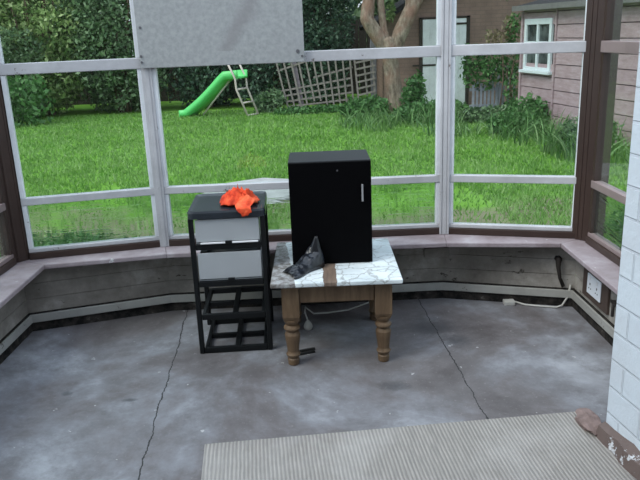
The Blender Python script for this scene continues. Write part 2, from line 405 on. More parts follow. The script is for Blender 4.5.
def branches(name, n, h, spread, mat, parent, r=.03):
    b = MB(); rg = random.Random(int(h*100+spread*10+n))
    for i in range(n):
        a = 2*math.pi*i/n+rg.uniform(-.3, .3); s = spread*rg.uniform(.3, .9)
        pts = [(.12*math.cos(a), .12*math.sin(a), 0), (s*.4*math.cos(a), s*.4*math.sin(a), h*.35), (s*.8*math.cos(a+.3), s*.8*math.sin(a+.3), h*.65), (s*math.cos(a+.1), s*math.sin(a+.1), h*.85)]
        b.tube(pts, [r, r*.8, r*.5, r*.25], 6)
    return b.build(name, mat, parent, 0, True)
def shrub(name, label, cat, x, y, w, d, h, n, size, mat, group=None, shell=.5):
    t = thing(name, label, cat, (x, y, G), 0, group)
    bl = [(0, 0, h*.45, w*.8, d*.8, h*.5)]
    rg = random.Random(int(x*37+y*11))
    for k in range(9):
        a = rg.uniform(0, 6.28); zz = rg.uniform(.1, .85)
        bl.append((math.cos(a)*w*.5, math.sin(a)*d*.5, h*zz, w*rg.uniform(.35, .55), d*rg.uniform(.35, .55), h*rg.uniform(.14, .24)))
    leafcloud('foliage', bl, n, size, mat, t, shell)
    branches('branches', 7, h*.9, w*.7, M_bark, t, .035)
    return t
shrub('hedge_shrub', 'dark green overgrown shrub in the far left corner, left of the yellowish one', 'shrub', -8.6, 15.6, 1.7, 1.3, 3.9, 17100, 0.116, M_hedge, 'garden boundary shrubs')
shrub('hedge_shrub', 'yellowish green tall shrub at the lawn edge, seen through the left bay pane', 'shrub', -6.1, 16.3, 1.5, 1.3, 4.3, 17100, 0.109, M_hedge2, 'garden boundary shrubs')
shrub('hedge_shrub', 'grey-green shrub low in front of the yellowish one at the lawn edge', 'shrub', -6.9, 15.3, 1.3, .8, 2.0, 13300, 0.088, M_hedge, 'garden boundary shrubs')
shrub('hedge_shrub', 'dark shrub beside the left window post, left of the slide', 'shrub', -4.35, 16.3, 1.3, 1.1, 3.8, 17100, 0.102, M_hedge, 'garden boundary shrubs')
shrub('hedge_shrub', 'dark blue-green shrub directly behind the green slide', 'shrub', -2.5, 16.6, 1.4, 1.0, 3.6, 17100, 0.095, M_holly, 'garden boundary shrubs')
shrub('hedge_shrub', 'dense dark shrub behind the ladder and the left end of the trellis', 'shrub', -1.0, 16.7, 1.2, 1.0, 3.8, 17100, 0.095, M_holly, 'garden boundary shrubs')
shrub('hedge_shrub', 'tall very dark evergreen behind the trellis and left of the forked tree', 'shrub', 0.30, 16.7, .9, .9, 4.6, 17100, 0.095, M_holly, 'garden boundary shrubs')
shrub('hedge_shrub', 'bush outside the left side window beyond the brown corner post', 'shrub', -10.6, 12.3, 1.5, 1.6, 3.6, 13300, 0.116, M_hedge, 'garden boundary shrubs')
for x, y, h, w, lb in ((-8.0, 20.5, 7, 3.2, 'tall background tree behind the left boundary shrubs'), (-2.6, 20.8, 7.5, 3.2, 'tall background tree behind the slide and board'), (3.2, 20.2, 6.5, 3.2, 'tall background tree behind the brown outbuilding gable')):
    t = shrub('background_tree', lb, 'tree', x, y, w, 1.8, h, 12000, .28, M_hedge, 'trees beyond the garden')
# dark fence added behind the hedge to hide bright sky in leaf gaps
M_darkwood = plain('weathered_dark_wood', (.05, .042, .036), .85, .3, 6, .1)
b = MB()
for k in range(80): b.box(-14+k*.2, -14+k*.2+.19, 18.6+.012*(k % 2), 18.62+.012*(k % 2), G, 1.75)
struct(b.build('trim_20', M_darkwood))

# forked tree
t = thing('forked_tree', 'bare forked tree trunk with reddish bark in front of the outbuilding', 'tree', (1.58, 13.8, G))
M_trunk, N, L, p = newmat('flaky_bark', .9, .15)
v = coords(N, L, (1, 1, .35)); n = noise_n(N, L, v, 16, 7, .7)
c = ramp(N, L, n, [(.3, (.08, .06, .045)), (.48, (.24, .19, .145)), (.68, (.42, .35, .27))])
c = mix(N, L, ramp(N, L, noise_n(N, L, coords(N, L), 3, 4), [(.45, K(0)), (.62, K(.6))]), c, (.26, .13, .095))
L.new(c, p.inputs['Base Color']); bump(N, L, p, n, 1, .04)
def tree_limb(nm, pts, rad, seed):
    P = []; R = []
    for i in range(len(pts)-1):
        for s in range(4):
            f = s/4; P.append(tuple(pts[i][k]*(1-f)+pts[i+1][k]*f for k in range(3))); R.append(rad[i]*(1-f)+rad[i+1]*f)
    P.append(pts[-1]); R.append(rad[-1])
    return MB().tube(P, [q*.82 for q in R], 14, .10, seed).build(nm, M_trunk, t, 0, True, 1)
tree_limb('trunk', [(.06, 0, -.05), (-.02, 0, .4), (-.08, 0, .85), (-.12, 0, 1.2), (-.16, 0, 1.45)], [.25, .19, .185, .22, .17], 1)
tree_limb('limb', [(-.17, 0, 1.2), (-.36, 0, 1.5), (-.54, 0, 1.78), (-.50, .03, 2.05), (-.42, .06, 2.5), (-.5, .1, 3.4)], [.15, .17, .17, .15, .13, .08], 2)
tree_limb('limb', [(-.10, .05, 1.15), (-.22, .06, 1.6), (-.26, .08, 2.0), (-.30, .1, 2.6)], [.1, .09, .085, .07], 5)
tree_limb('limb', [(-.02, 0, 1.2), (.10, 0, 1.5), (.26, 0, 1.85), (.42, .02, 2.15), (.75, .06, 2.5), (1.2, .1, 3.3)], [.16, .17, .17, .16, .11, .07], 3)
tree_limb('limb', [(.2, 0, 1.7), (.28, .03, 2.0), (.26, .03, 2.4), (.2, 0, 3.2)], [.11, .11, .10, .06], 4)
leafcloud('crown', [(.3, .6, 3.7, 1.9, 1.2, .9)], 7000, .14, M_hedge, t, .2)
leafcloud('leaf_spray', [(1.95, -.6, 2.18, .5, .4, .15)], 800, .10, M_hedge2, t, .1)
leafcloud('leaf_spray', [(-.05, .3, 1.9, .10, .1, .22)], 90, .10, M_hedge2, t, .1)

# outbuilding with white door
m, N, L, p = newmat('brown_boards', .85, .15)
v = coords(N, L); bt = N.new('ShaderNodeTexBrick'); bt.inputs['Scale'].default_value = 1; bt.inputs['Brick Width'].default_value = .22; bt.inputs['Row Height'].default_value = .075
bt.inputs['Mortar Size'].default_value = .006; bt.inputs[1].default_value = (.28, .185, .15, 1); bt.inputs[2].default_value = (.31, .205, .165, 1); bt.inputs[3].default_value = (.22, .16, .135, 1)
sp = N.new('ShaderNodeSeparateXYZ'); cb = N.new('ShaderNodeCombineXYZ'); L.new(v, sp.inputs[0]); L.new(sp.outputs['X'], cb.inputs[0]); L.new(sp.outputs['Z'], cb.inputs[1]); L.new(cb.outputs[0], bt.inputs['Vector'])
L.new(mix(N, L, ramp(N, L, noise_n(N, L, v, 2, 5), [(.35, K(.4)), (.65, K(0))]), bt.outputs[0], (.10, .07, .06)), p.inputs['Base Color'])
M_bldg = m
M_roof = plain('dark_roof', (.035, .033, .035), .9, .3, 8, .1)
t = thing('outbuilding', 'brown outbuilding with dark gable roof and white door behind the forked tree', 'outbuilding', (3.2, 14.8, G))
b = MB(); x0, x1 = -1.74, 2.6
prof = [(x0, 0), (x1, 0), (x1, 1.72), (.45, 2.95), (x0, 1.72)]
vs = [(x, y, z) for y in (0, 2.6) for x, z in prof]
b.add(vs, [(0, 1, 2, 3, 4), (9, 8, 7, 6, 5)]+[(i, (i+1) % 5, 5+(i+1) % 5, 5+i) for i in range(5)]).build('wall', M_bldg, t)
for sx_, (xa, za, xb, zb) in enumerate(((x0-.28, 1.58, .45, 3.0), (x1+.28, 1.58, .45, 3.0))):
    n = Vector((-(zb-za), 0, xb-xa)).normalized()
    if n.z < 0: n = -n
    pts = [Vector((xa, -.3, za)), Vector((xb, -.3, zb)), Vector((xb, 2.9, zb)), Vector((xa, 2.9, za))]
    MB().add([q for q in pts]+[q+n*.09 for q in pts], [(0,1,2,3),(4,5,6,7),(0,1,5,4),(1,2,6,5),(2,3,7,6),(3,0,4,7)]).build('roof_slope', M_roof, t)
M_wdoor = chipped('white_door_paint', (.84, .86, .87), (.35, .33, .3), .3, .6)
dr = MB()
for k in range(6): dr.box(-.955+k*.148, -.955+k*.148+.146, -.05, -.01, .02, 1.74)
dr.build('door', M_wdoor, t, .004)
d_ = t.children[-1]
MB().box(-1.16, -.66, -.062, -.051, .83, .865).build('hinge', M_darkwood, d_)
MB().box(-.30, -.07, -.062, -.051, 1.62, 1.66).build('ledge', M_darkwood, d_)
MB().box(-1.02, -.96, -.06, -.005, 0, 1.785).box(-.065, 0, -.06, -.005, 0, 1.785).box(-1.02, 0, -.06, -.005, 1.75, 1.785).build('door_frame', M_darkwood, t)

# pink boarded shed with white window
M_shed = None
m, N, L, p = newmat('faded_pink_boards', .75, .2)
v = coords(N, L); n = noise_n(N, L, coords(N, L, (1, 1, 4)), 5, 7, .7)
c = ramp(N, L, n, [(.3, (.30, .212, .222)), (.6, (.43, .325, .34)), (.75, (.49, .42, .44))])
c = mix(N, L, ramp(N, L, noise_n(N, L, coords(N, L, (.6, 1, 5)), 6, 8, .7), [(.29, K(1)), (.31, K(0))]), c, (.04, .032, .03))
L.new(c, p.inputs['Base Color']); bump(N, L, p, n, .3, .01); M_shed = m
d = Vector((.183, -.983)).normalized(); rz = math.atan2(d.y, d.x)
t = thing('garden_shed', 'pink-brown boarded shed with small white window on the right of the garden', 'shed', (3.53, 12.1, G), rz)
# local x runs along the wall towards the house, local y away from the garden (+y = left normal)
b = MB(); z = 0; bh = .195
while z < 1.8:
    for xa, xb in ((-.0, .085), (.085, 1.1), (1.1, 5.2)):
        za, zb = z, min(z+bh, 1.84)
        if xa == .085 and za > .8 and za < 1.5: continue
        b.add([(xa, -.03, za+.006), (xb, -.03, za+.006), (xb, -.024, zb-.008), (xa, -.024, zb-.008), (xa, .05, za), (xb, .05, za), (xb, .05, zb), (xa, .05, zb)],
              [(0,1,2,3),(4,5,1,0),(3,2,6,7),(5,4,7,6),(1,5,6,2),(4,0,3,7)])
    z += bh
b.box(0, 5.2, .05, .08, 0, 1.84); b.box(0, .05, .08, 2.2, 0, 1.78); b.box(5.15, 5.2, .08, 2.2, 0, 1.78); b.box(.05, 5.15, 2.15, 2.2, 0, 1.78)
b.build('wall', M_shed, t)
MB().box(1.08, 1.12, -.05, -.031, 0, 1.79).build('cover_strip', M_shed, t)
MB().box(-.03, .03, -.05, -.031, 0, 1.78).build('corner_board', M_shed, t)
rf = MB().add([(-.12, -.16, 1.80), (5.4, -.16, 1.80), (5.4, 2.4, 2.36), (-.12, 2.4, 2.36), (-.12, -.16, 1.86), (5.4, -.16, 1.86), (5.4, 2.4, 2.42), (-.12, 2.4, 2.42)],
   [(0,1,2,3),(4,5,6,7),(0,1,5,4),(1,2,6,5),(2,3,7,6),(3,0,4,7)]).build('roof', M_roof, t)
MB().box(-.12, 5.4, -.18, -.161, 1.79, 1.87).build('fascia', plain('grey_fascia', (.16, .155, .15), .8), t)
M_wpaint = plain('white_window_paint', (.66, .72, .74), .5, .06)
wf = MB()
wx0, wx1, wz0, wz1 = .10, .98, .86, 1.66
for a_ in ((wx0, wx0+.07, wz0, wz1), (wx1-.07, wx1, wz0, wz1), (wx0+.07, wx1-.07, wz1-.09, wz1), (wx0+.07, wx1-.07, wz0, wz0+.05), (wx0+.07, wx1-.07, 1.2, 1.31), (.515, .565, wz0+.05, 1.2), (.515, .565, 1.31, wz1-.09)):
    wf.box(a_[0], a_[1], -.05, -.005, a_[2], a_[3])
w_ = wf.build('window_frame', M_wpaint, t, .004)
MB().box(wx0-.05, wx1+.06, -.10, -.03, wz0-.045, wz0-.001).build('window_sill', M_wpaint, w_, .004)
m, N, L, p = newmat('dark_window_glass', .08, .5); v = coords(N, L)
L.new(ramp(N, L, noise_n(N, L, v, 5, 3), [(.4, (.03, .04, .04)), (.6, (.10, .12, .12))]), p.inputs['Base Color'])
for xa, xb in ((wx0+.07, .515), (.565, wx1-.07)):
    for za, zb in ((wz0+.05, 1.2), (1.31, wz1-.09)): MB().box(xa, xb, -.02, -.015, za, zb).build('pane', m, w_)

# picket fence
M_picket = plain('grey_pickets', (.30, .31, .36), .85, .2, 10, .1)
t = thing('picket_fence', 'short piece of grey picket fence left of the pink shed', 'fence', (3.2, 12.8, G))
for k in range(8):
    o = MB().box(-.36+k*.07, -.36+k*.07+.042, -.02, 0, 0, .60+.03*math.sin(k*1.7)).build('picket', M_picket, t)
MB().box(-.4, .22, .001, .035, .16, .22).box(-.4, .22, .001, .035, .46, .51).build('rail', M_picket, t)
t = thing('wooden_rack', 'dark slatted rack standing behind the grey picket fence', 'rack', (3.46, 13.25, G))
for k in range(5): MB().box(-.16+k*.1, -.16+k*.1+.04, -.02, 0, .0, .84).build('slat', M_picket, t)
MB().box(-.2, .32, -.021, -.05, .79, .84).build('rail', M_picket, t)

# trellis panels
M_trel = plain('weathered_trellis_wood', (.27, .235, .215), .85, .2, 10, .1)
def ptz(x, z, y): return (x, y, z)
t = thing('leaning_trellis', 'large weathered wooden trellis leaning crookedly in front of dark bushes', 'trellis', (0, 15.0, G))
s = 15.0/15.3
def tz(z): return 1.5+(z-1.5)*s-G
for k in range(11):
    f = k/10
    xt = (-.80+f*1.58)*s; xb = (-.56+f*1.40)*s; zt = tz(1.02-.0*f); zb = tz(-.12+.06*f) if k not in (4, 5) else tz(.06)
    MB().beam((xt, 0, zt), (xb, 0, zb), .035, .016, (0, 1, 0)).build('upright_lath', M_trel, t)
for (xa, za, xb, zb) in ((-.76, .72, -.05, .93), (-.70, .30, .82, .52), (-.67, .19, .83, .37), (-.64, .07, .84, .22), (-.60, -.04, .85, .08), (.0, .56, .84, .74)):
    MB().beam((xa*s, .018, tz(za)), (xb*s, .018, tz(zb)), .016, .036, (0, 0, 1)).build('cross_lath', M_trel, t)
MB().beam((-.42*s, .05, tz(.95)), (-.27*s, .05, tz(-.1)), .11, .02, (0, 1, 0)).build('board', plain('mauve_board', (.22, .18, .20), .8), t)
t = thing('small_trellis', 'small narrow trellis panel propped beside the large leaning trellis', 'trellis', (1.0, 14.75, G))
for (xa, za, xb, zb) in ((-.16, 1.12, -.07, .06), (.03, 1.12, .10, .28), (.20, 1.12, .26, .3)):
    MB().beam((xa, 0, za), (xb, 0, zb), .035, .016, (0, 1, 0)).build('upright_lath', M_trel, t)
for k in range(6): MB().beam((-.16+.015*k, -.017, .95-.13*k), (.27, -.017, 1.02-.13*k), .016, .036, (0, 0, 1)).build('cross_lath', M_trel, t)
t = tag(MB().box(1.19, 1.31, 14.86, 14.97, G, 1.3).build('fence_post', plain('grey_post', (.18, .17, .18), .85), None, .01), 'square grey wooden post between the small trellis and the tree', 'post')

# slide
M_slide = plain('green_plastic', (.12, .62, .17), .4, .06, 3, .4, 0)
M_rails = plain('pale_metal_tube', (.62, .52, .48), .4, .08, 10, .4, 0)
yaw = math.atan2(.33, .2)                            # direction across the slide
t = thing('garden_slide', 'bright green plastic slide with pale metal ladder on the far lawn', 'slide', (-1.47, 14.35, G), 0)
wv = Vector((.19, .31, 0)); lv = Vector((-.965, .26, 0)).normalized()
prof = [(1.42, .03), (1.30, .035), (1.15, .13), (.92, .29), (.66, .50), (.46, .68), (.32, .79), (.12, .80), (.0, .80)]
V = []; nS = 0
sec = [(-.5, .11), (-.44, .11), (-.40, .0), (0, -.015), (.40, .0), (.44, .11), (.5, .11), (.5, -.05), (.0, -.05), (-.5, -.05)]
fine = []
for i in range(len(prof)-1):
    for q in range(4):
        f = q/4; fine.append((prof[i][0]*(1-f)+prof[i+1][0]*f, prof[i][1]*(1-f)+prof[i+1][1]*f))
fine.append(prof[-1])
for (u, z) in fine:
    for (w_, h_) in sec: V.append(tuple(lv*(u*.94)+wv*(w_+.5)+Vector((-.06, 0, z+h_))))
ns = len(sec)
Fc = [(i*ns+k, i*ns+(k+1) % ns, (i+1)*ns+(k+1) % ns, (i+1)*ns+k) for i in range(len(fine)-1) for k in range(ns)]+[tuple(range(ns)), tuple(range((len(fine)-1)*ns, len(fine)*ns))]
MB().add(V, Fc).build('chute', M_slide, t, 0, True)
for q in (0, 1):
    o_ = wv*q
    pts = [Vector((-.27, 0, 1.16)), Vector((-.10, 0, .76)), Vector((-.09, 0, .55)), Vector((.115, -.05, .0))]
    MB().tube([p_+o_ for p_ in pts], .021, 8).build('ladder_rail', M_rails, t, 0, True)
for (xr, yr, z_) in ((-.09, 0, .54), (.02, -.025, .27), (.112, -.05, .02)):
    MB().tube([Vector((xr, yr, z_)), Vector((xr, yr, z_))+wv], .02, 8).build('rung', M_rails, t, 0, True)
MB().tube([lv*.35+wv*.5+Vector((0, 0, .7)), lv*.75+wv*.5+Vector((0, 0, .28)), lv*1.0+wv*.5+Vector((0, 0, .01))], .018, 6).build('support_leg', M_rails, t, 0, True)

# weeds, tall grass and climbers
def grass_clump(label, x, y, rx, ry, n, h, mat=M_tall, group='tall grass tufts'):
    t = tag(empty('tall_grass_tuft', (x, y, G)), label, 'grass', group)
    a = rs.rand(n)*2*np.pi; r = np.sqrt(rs.rand(n))
    base = np.stack([rx*r*np.cos(a), ry*r*np.sin(a), np.zeros(n)], 1)
    blades('blades', base, h*(.45+.6*rs.rand(n)), .014+.02*rs.rand(n), .2+1.0*rs.rand(n), mat, t, 4); return t
grass_clump('tall arching grass under the forked tree, on its left', .95, 12.2, .55, .9, 252, 0.36)
grass_clump('tall arching grass under the forked tree, on its right towards the door', 2.05, 12.4, .6, .9, 312, 0.42)
grass_clump('long grass in front of the door, beside the right white window post', 2.1, 10.9, .45, .5, 132, 0.29)
grass_clump('long arching grass at the foot of the pink shed below its small window', 3.1, 10.2, .55, .9, 252, 0.47)
grass_clump('long arching grass along the shed wall next to the brown corner post', 3.35, 8.6, .5, .8, 252, 0.51)
grass_clump('long grass outside the right side window', 3.75, 7.2, .45, .6, 228, 0.51)
def weeds(nm, label, x, y, rx, ry, h, n, size, mat, group='weeds and low bushes'):
    t = tag(empty(nm, (x, y, G)), label, 'plant', group)
    leafcloud('leaves', [(0, 0, h*.4, rx, ry, h*.6), (rx*.4, 0, h*.5, rx*.5, ry*.6, h*.5), (-rx*.4, 0, h*.35, rx*.5, ry*.6, h*.5)], n, size, mat, t, .2)
    branches('stems', 6, h*.8, rx*.6, M_weed, t, .008); return t
weeds('weed_patch', 'low green weeds at the foot of the large leaning trellis', -.1, 14.4, .8, .25, .16, 1100, .08, M_weed)
weeds('weed_patch', 'leafy weeds left of the tree base below the small trellis', .95, 13.6, .5, .4, .38, 1500, .09, M_weed)
weeds('nettle_patch', 'tall nettles between the tree trunk and the white door', 1.86, 13.3, .24, .25, .8, 900, .09, M_weed)
weeds('weed_patch', 'leafy weeds in front of the white door of the outbuilding', 2.35, 12.9, .5, .4, .30, 1300, .09, M_weed)
weeds('weed_patch', 'thick dark weeds in front of the grey picket fence', 2.95, 12.1, .6, .35, .26, 1500, .08, M_hedge)
weeds('weed_patch', 'bushy growth against the shed wall below its white window', 3.35, 11.2, .35, .5, .5, 1200, .08, M_weed)
weeds('weed_patch', 'shrubby growth beside the shed wall seen through the right side window', 4.05, 7.8, .35, .6, .75, 1100, .09, M_weed)
weeds('wispy_bush', 'wispy pale grassy bush at the left edge of the lawn', -5.9, 14.2, .7, .5, 1.15, 900, .12, M_weed)
weeds('low_bush', 'low dark bush between the ladder and the leaning trellis', -.95, 14.9, .35, .3, .5, 1000, .08, M_hedge)
t = thing('climbing_plant', 'green climber with pale dried leaves between the outbuilding and the shed corner', 'plant', (3.36, 12.5, G))
branches('stems', 5, 1.9, .3, M_bark, t, .012)
leafcloud('leaves', [(0, .2, .95, .42, .25, .35), (-.35, .3, .75, .4, .25, .3), (.1, -.05, .45, .14, .15, .45), (.1, 0, 1.5, .12, .15, .3), (-.5, .4, 1.0, .25, .2, .3)], 1500, .08, M_weed, t, .2)
leafcloud('dried_leaves', [(-.15, .15, 1.35, .28, .2, .2), (.05, .05, 1.55, .16, .15, .22), (-.35, .3, 1.15, .25, .2, .12)], 330, .08, M_dry, t, .1)
MB().tube([(-.85, .6, .2), (-.78, .6, .9), (-.8, .6, 1.3), (-.9, .6, 1.55)], .018, 6).build('dry_stem', plain('dry_stem', (.33, .27, .19), .9), t)
weeds('weed_patch', 'dark leafy weeds just outside the lower left bay pane', -2.1, 5.25, .62, .42, .13, 1500, .05, M_weed)
weeds('weed_patch', 'dark leafy weeds just outside the lower right side pane', 2.5, 4.9, .4, .6, .30, 1500, .06, M_weed)
weeds('weed_patch', 'leafy weeds among the long grass at the shed foot', 3.05, 10.6, .5, .5, .36, 1300, .08, M_weed)
weeds('weed_patch', 'leafy weeds among the tall grass right of the tree', 1.95, 12.6, .6, .45, .36, 1300, .08, M_weed)
weeds('weed_patch', 'dark weeds by the shed wall nearest the brown corner post', 3.5, 9.0, .4, .5, .45, 1200, .08, M_hedge)
# bare paving outside
b = MB(); rg = random.Random(2); pp = [(-.62+.55*math.cos(2*math.pi*k/16)*rg.uniform(.85, 1.1), 7.2+.62*math.sin(2*math.pi*k/16)*rg.uniform(.85, 1.1)) for k in range(16)]
tag(b.prism(pp, G, G+.035).build('paving_slab', plain('pale_stone', (.36, .35, .35), .85, .25, 5, .2, .4), None, .01), 'pale grey stone patch in the lawn just outside the centre window', 'paving')

# ================================================================ THINGS IN THE ROOM
# --- boarded-over top of the window
m, N, L, p = newmat('dirty_white_board', .6, .3)
v = coords(N, L)
c = ramp(N, L, noise_n(N, L, v, 45, 4, .7), [(.35, (.265, .28, .282)), (.65, (.34, .355, .355))])
c = mix(N, L, ramp(N, L, noise_n(N, L, v, 3, 4, .6), [(.5, K(0)), (.75, K(.6))]), c, (.27, .27, .285))
sp = N.new('ShaderNodeSeparateXYZ'); L.new(v, sp.inputs[0])
lx = mth(N, L, 'ADD', mth(N, L, 'MULTIPLY', sp.outputs['Z'], .62), -.02)
dd = mth(N, L, 'ABSOLUTE', mth(N, L, 'ADD', mth(N, L, 'SUBTRACT', sp.outputs['X'], lx), mth(N, L, 'MULTIPLY', mth(N, L, 'SUBTRACT', noise_n(N, L, v, 7, 5, .7), .5), .16)))
smear = mth(N, L, 'MULTIPLY', ramp(N, L, dd, [(.01, K(.4)), (.06, K(0))]), mth(N, L, 'GREATER_THAN', sp.outputs['Z'], .07))
c = mix(N, L, smear, c, (.17, .155, .16))
L.new(c, p.inputs['Base Color'])
bx0, bx1, bz0, bz1 = -.900, -.045, 1.352, 2.05
t = thing('white_board', 'dirty off-white board screwed over the top left of the centre window', 'board', (-.466, 3.722, 1.352), math.radians(1.1))
MB().box(-.421, .424, -.006, .006, 0, .7).build('panel', m, t, .002)
M_steel = plain('dark_screw', (.10, .10, .11), .4, .1, 20, .5, 0)
for sx_, sz in ((-.41, .06), (-.41, .03), (.39, .055), (.412, .03), (-.40, .2), (-.41, .45), (.40, .45)):
    b = MB(); b.tube([(sx_, -.0105, sz), (sx_, -.006, sz)], .006 if sz != .055 else .009, 10); b.build('screw', M_steel, t)

# --- plastic drawer tower
M_blackp = plain('black_plastic', (.006, .007, .008), .4, .1, 20, .25, 0)
M_frost = plain('frosted_plastic', (.36, .38, .40), .4, .05, 4, .4, 0)
M_lip = plain('white_plastic_lip', (.72, .73, .75), .4, .03, 4, .4, 0)
t = thing('drawer_tower', 'black plastic drawer tower with two frosted drawers left above empty lower bays', 'storage tower', (-.435, 3.345, 0), math.radians(2.4))
tw, td, th_ = .174, .19, .715
TZ = [.0, .175, .345, .53]
for sx_ in (-1, 1):
    for sy in (-1, 1):
        MB().box(sx_*tw-.013*(sx_ > 0)-.011*(sx_ < 0)*0-(.0 if sx_ > 0 else 0)-.011, sx_*tw-.013*(sx_ > 0)+.013, sy*td-(.026 if sy > 0 else 0), sy*td+(.026 if sy < 0 else 0), 0, .69).build('upright', M_blackp, t, .005)
for z in TZ:
    b = MB(); h = .030; x0, x1, y0, y1 = -tw+.015, tw-.025, -td+.002, td-.002
    b.box(x0, x1, y0, y0+.022, z+.002, z+h); b.box(x0, x1, y1-.022, y1, z+.002, z+h)
    b.box(x0, x0+.02, y0+.022, y1-.022, z+.002, z+h); b.box(x1-.02, x1, y0+.022, y1-.022, z+.002, z+h)
    b.box(-.013, .013, y0+.022, y1-.022, z+.004, z+h-.002); b.box(x0+.02, x1-.02, -.02, .0, z+.004, z+h-.003)
    b.build('shelf_frame', M_blackp, t, .003)
# top: rounded tray with a raised lip
b = MB(); n = 7
def rr(x0, x1, y0, y1, r):
    out = []
    for cx, cy, a0 in ((x1-r, y1-r, 0), (x0+r, y1-r, 90), (x0+r, y0+r, 180), (x1-r, y0+r, 270)):
        for k in range(5): a = math.radians(a0+k*22.5); out.append((cx+r*math.cos(a), cy+r*math.sin(a)))
    return out
o1 = rr(-tw-.012, tw+.004, -td-.006, td, .03); o2 = rr(-tw-.008, tw, -td-.002, td-.004, .028); o3 = rr(-tw+.012, tw-.018, -td+.018, td-.022, .02)
lay = [(o1, .685), (o1, .712), (o2, .722), (o3, .716)]
nn = len(o1); vs = [(x, y, z) for pl, z in lay for x, y in pl]
fs = [(i*nn+k, i*nn+(k+1) % nn, (i+1)*nn+(k+1) % nn, (i+1)*nn+k) for i in range(3) for k in range(nn)]+[tuple(range(nn))[::-1], tuple(range(3*nn, 4*nn))]
M_top = plain('bluish_black_top', (.020, .025, .032), .25, .25, 8, .5, 0)  # slightly lighter and bluer than the frame
b.add(vs, fs).build('top_panel', M_top, t)
MB().box(-.03, .02, .155, .185, .7225, .7285).build('latch', M_blackp, t, .002)
for z in (TZ[2], TZ[3]):
    z0 = z+.0315; z1 = z+(.172 if z == TZ[2] else .150)
    b = MB(); x0, x1 = -tw+.020, tw-.030
    b.box(x0, x1, -td+.004, -td+.009, z0+.010, z1); b.box(x0, x1, td-.03, td-.026, z0, z1-.02)
    b.box(x0, x0+.004, -td+.009, td-.03, z0, z1-.02); b.box(x1-.004, x1, -td+.009, td-.03, z0, z1-.02); b.box(x0+.004, x1-.004, -td+.009, td-.03, z0, z0+.004)
    dr = b.build('drawer', M_frost, t, .002)
    for xa, xb in (((x0+.02, -.018), (.014, x1-.008)) if z == TZ[3] else ()): MB().box(xa, xb, -td-.006, -td+.004, z0+.001, z0+.0085).build('handle_lip', M_lip, dr, .002)
    MB().box(-.018, .014, -td-.007, -td+.0035, z0-.001, z0+.014).build('handle_catch', M_blackp, dr, .002)

# --- side table with turned legs
m, N, L, p = newmat('worn_pine', .5, .35); v = coords(N, L, (1, 1, .15))
L.new(ramp(N, L, noise_n(N, L, v, 22, 5, .65, .6), [(.3, (.075, .045, .025)), (.55, (.135, .087, .05)), (.75, (.19, .13, .078))]), p.inputs['Base Color']); M_pine = m
m, N, L, p = newmat('cracked_white_top', .45, .4); v = coords(N, L)
w1 = ramp(N, L, noise_n(N, L, v, 5, 6, .65), [(.3, (.47, .54, .56)), (.6, (.68, .74, .76))])
vo = N.new('ShaderNodeTexVoronoi'); vo.feature = 'DISTANCE_TO_EDGE'; vo.inputs['Scale'].default_value = 11
wv_ = N.new('ShaderNodeVectorMath'); wv_.operation = 'ADD'; ns_ = N.new('ShaderNodeTexNoise'); ns_.inputs['Scale'].default_value = 9; ns_.inputs['Detail'].default_value = 5
sc_ = N.new('ShaderNodeVectorMath'); sc_.operation = 'SCALE'; sc_.inputs['Scale'].default_value = .16
L.new(v, ns_.inputs['Vector']); L.new(ns_.outputs['Color'], sc_.inputs[0]); L.new(v, wv_.inputs[0]); L.new(sc_.outputs[0], wv_.inputs[1]); L.new(wv_.outputs[0], vo.inputs['Vector'])
w1 = mix(N, L, ramp(N, L, vo.outputs['Distance'], [(.0, K(.75)), (.05, K(0))]), w1, (.20, .20, .19))
sp = N.new('ShaderNodeSeparateXYZ'); L.new(v, sp.inputs[0])
wob = mth(N, L, 'MULTIPLY', mth(N, L, 'SUBTRACT', noise_n(N, L, v, 14, 5, .7), .5), .03)
xx = mth(N, L, 'ADD', sp.outputs['X'], wob)
strip = mth(N, L, 'LESS_THAN', mth(N, L, 'ABSOLUTE', mth(N, L, 'ADD', xx, .028)), .030)
yy = mth(N, L, 'MULTIPLY', mth(N, L, 'SUBTRACT', sp.outputs['Y'], -.32), -.10)
leftworn = mth(N, L, 'LESS_THAN', mth(N, L, 'SUBTRACT', xx, yy), -.185)
patch = mth(N, L, 'LESS_THAN', noise_n(N, L, v, 8, 8, .75), .36)
wood = ramp(N, L, noise_n(N, L, coords(N, L, (4, .4, 1)), 14, 5), [(.3, (.09, .065, .05)), (.7, (.22, .16, .12))])
worn = ramp(N, L, noise_n(N, L, v, 26, 8, .75), [(.42, (.10, .085, .075)), (.55, (.30, .30, .30)), (.7, (.46, .50, .52))])
c = mix(N, L, leftworn, w1, worn); c = mix(N, L, mth(N, L, 'MULTIPLY', patch, .7), c, (.28, .26, .24)); c = mix(N, L, strip, c, wood)
L.new(c, p.inputs['Base Color']); M_ttop = m
t = thing('side_table', 'square wooden side table with turned legs and flaking white top', 'table', (.066, 3.25, 0))
tt = t
MB().box(-.296, .296, -.322, .326, .408, .430).build('tabletop', M_ttop, t, .005)
t.children[-1]['label'] = 'flaking white painted top'
prof = [(.022, .0), (.026, .004), (.028, .03), (.024, .036), (.030, .045), (.034, .055), (.030, .062), (.027, .07), (.030, .10), (.035, .135), (.036, .155), (.030, .168), (.026, .172), (.036, .180), (.039, .188), (.036, .196), (.026, .203), (.030, .210), (.037, .222), (.038, .232)]
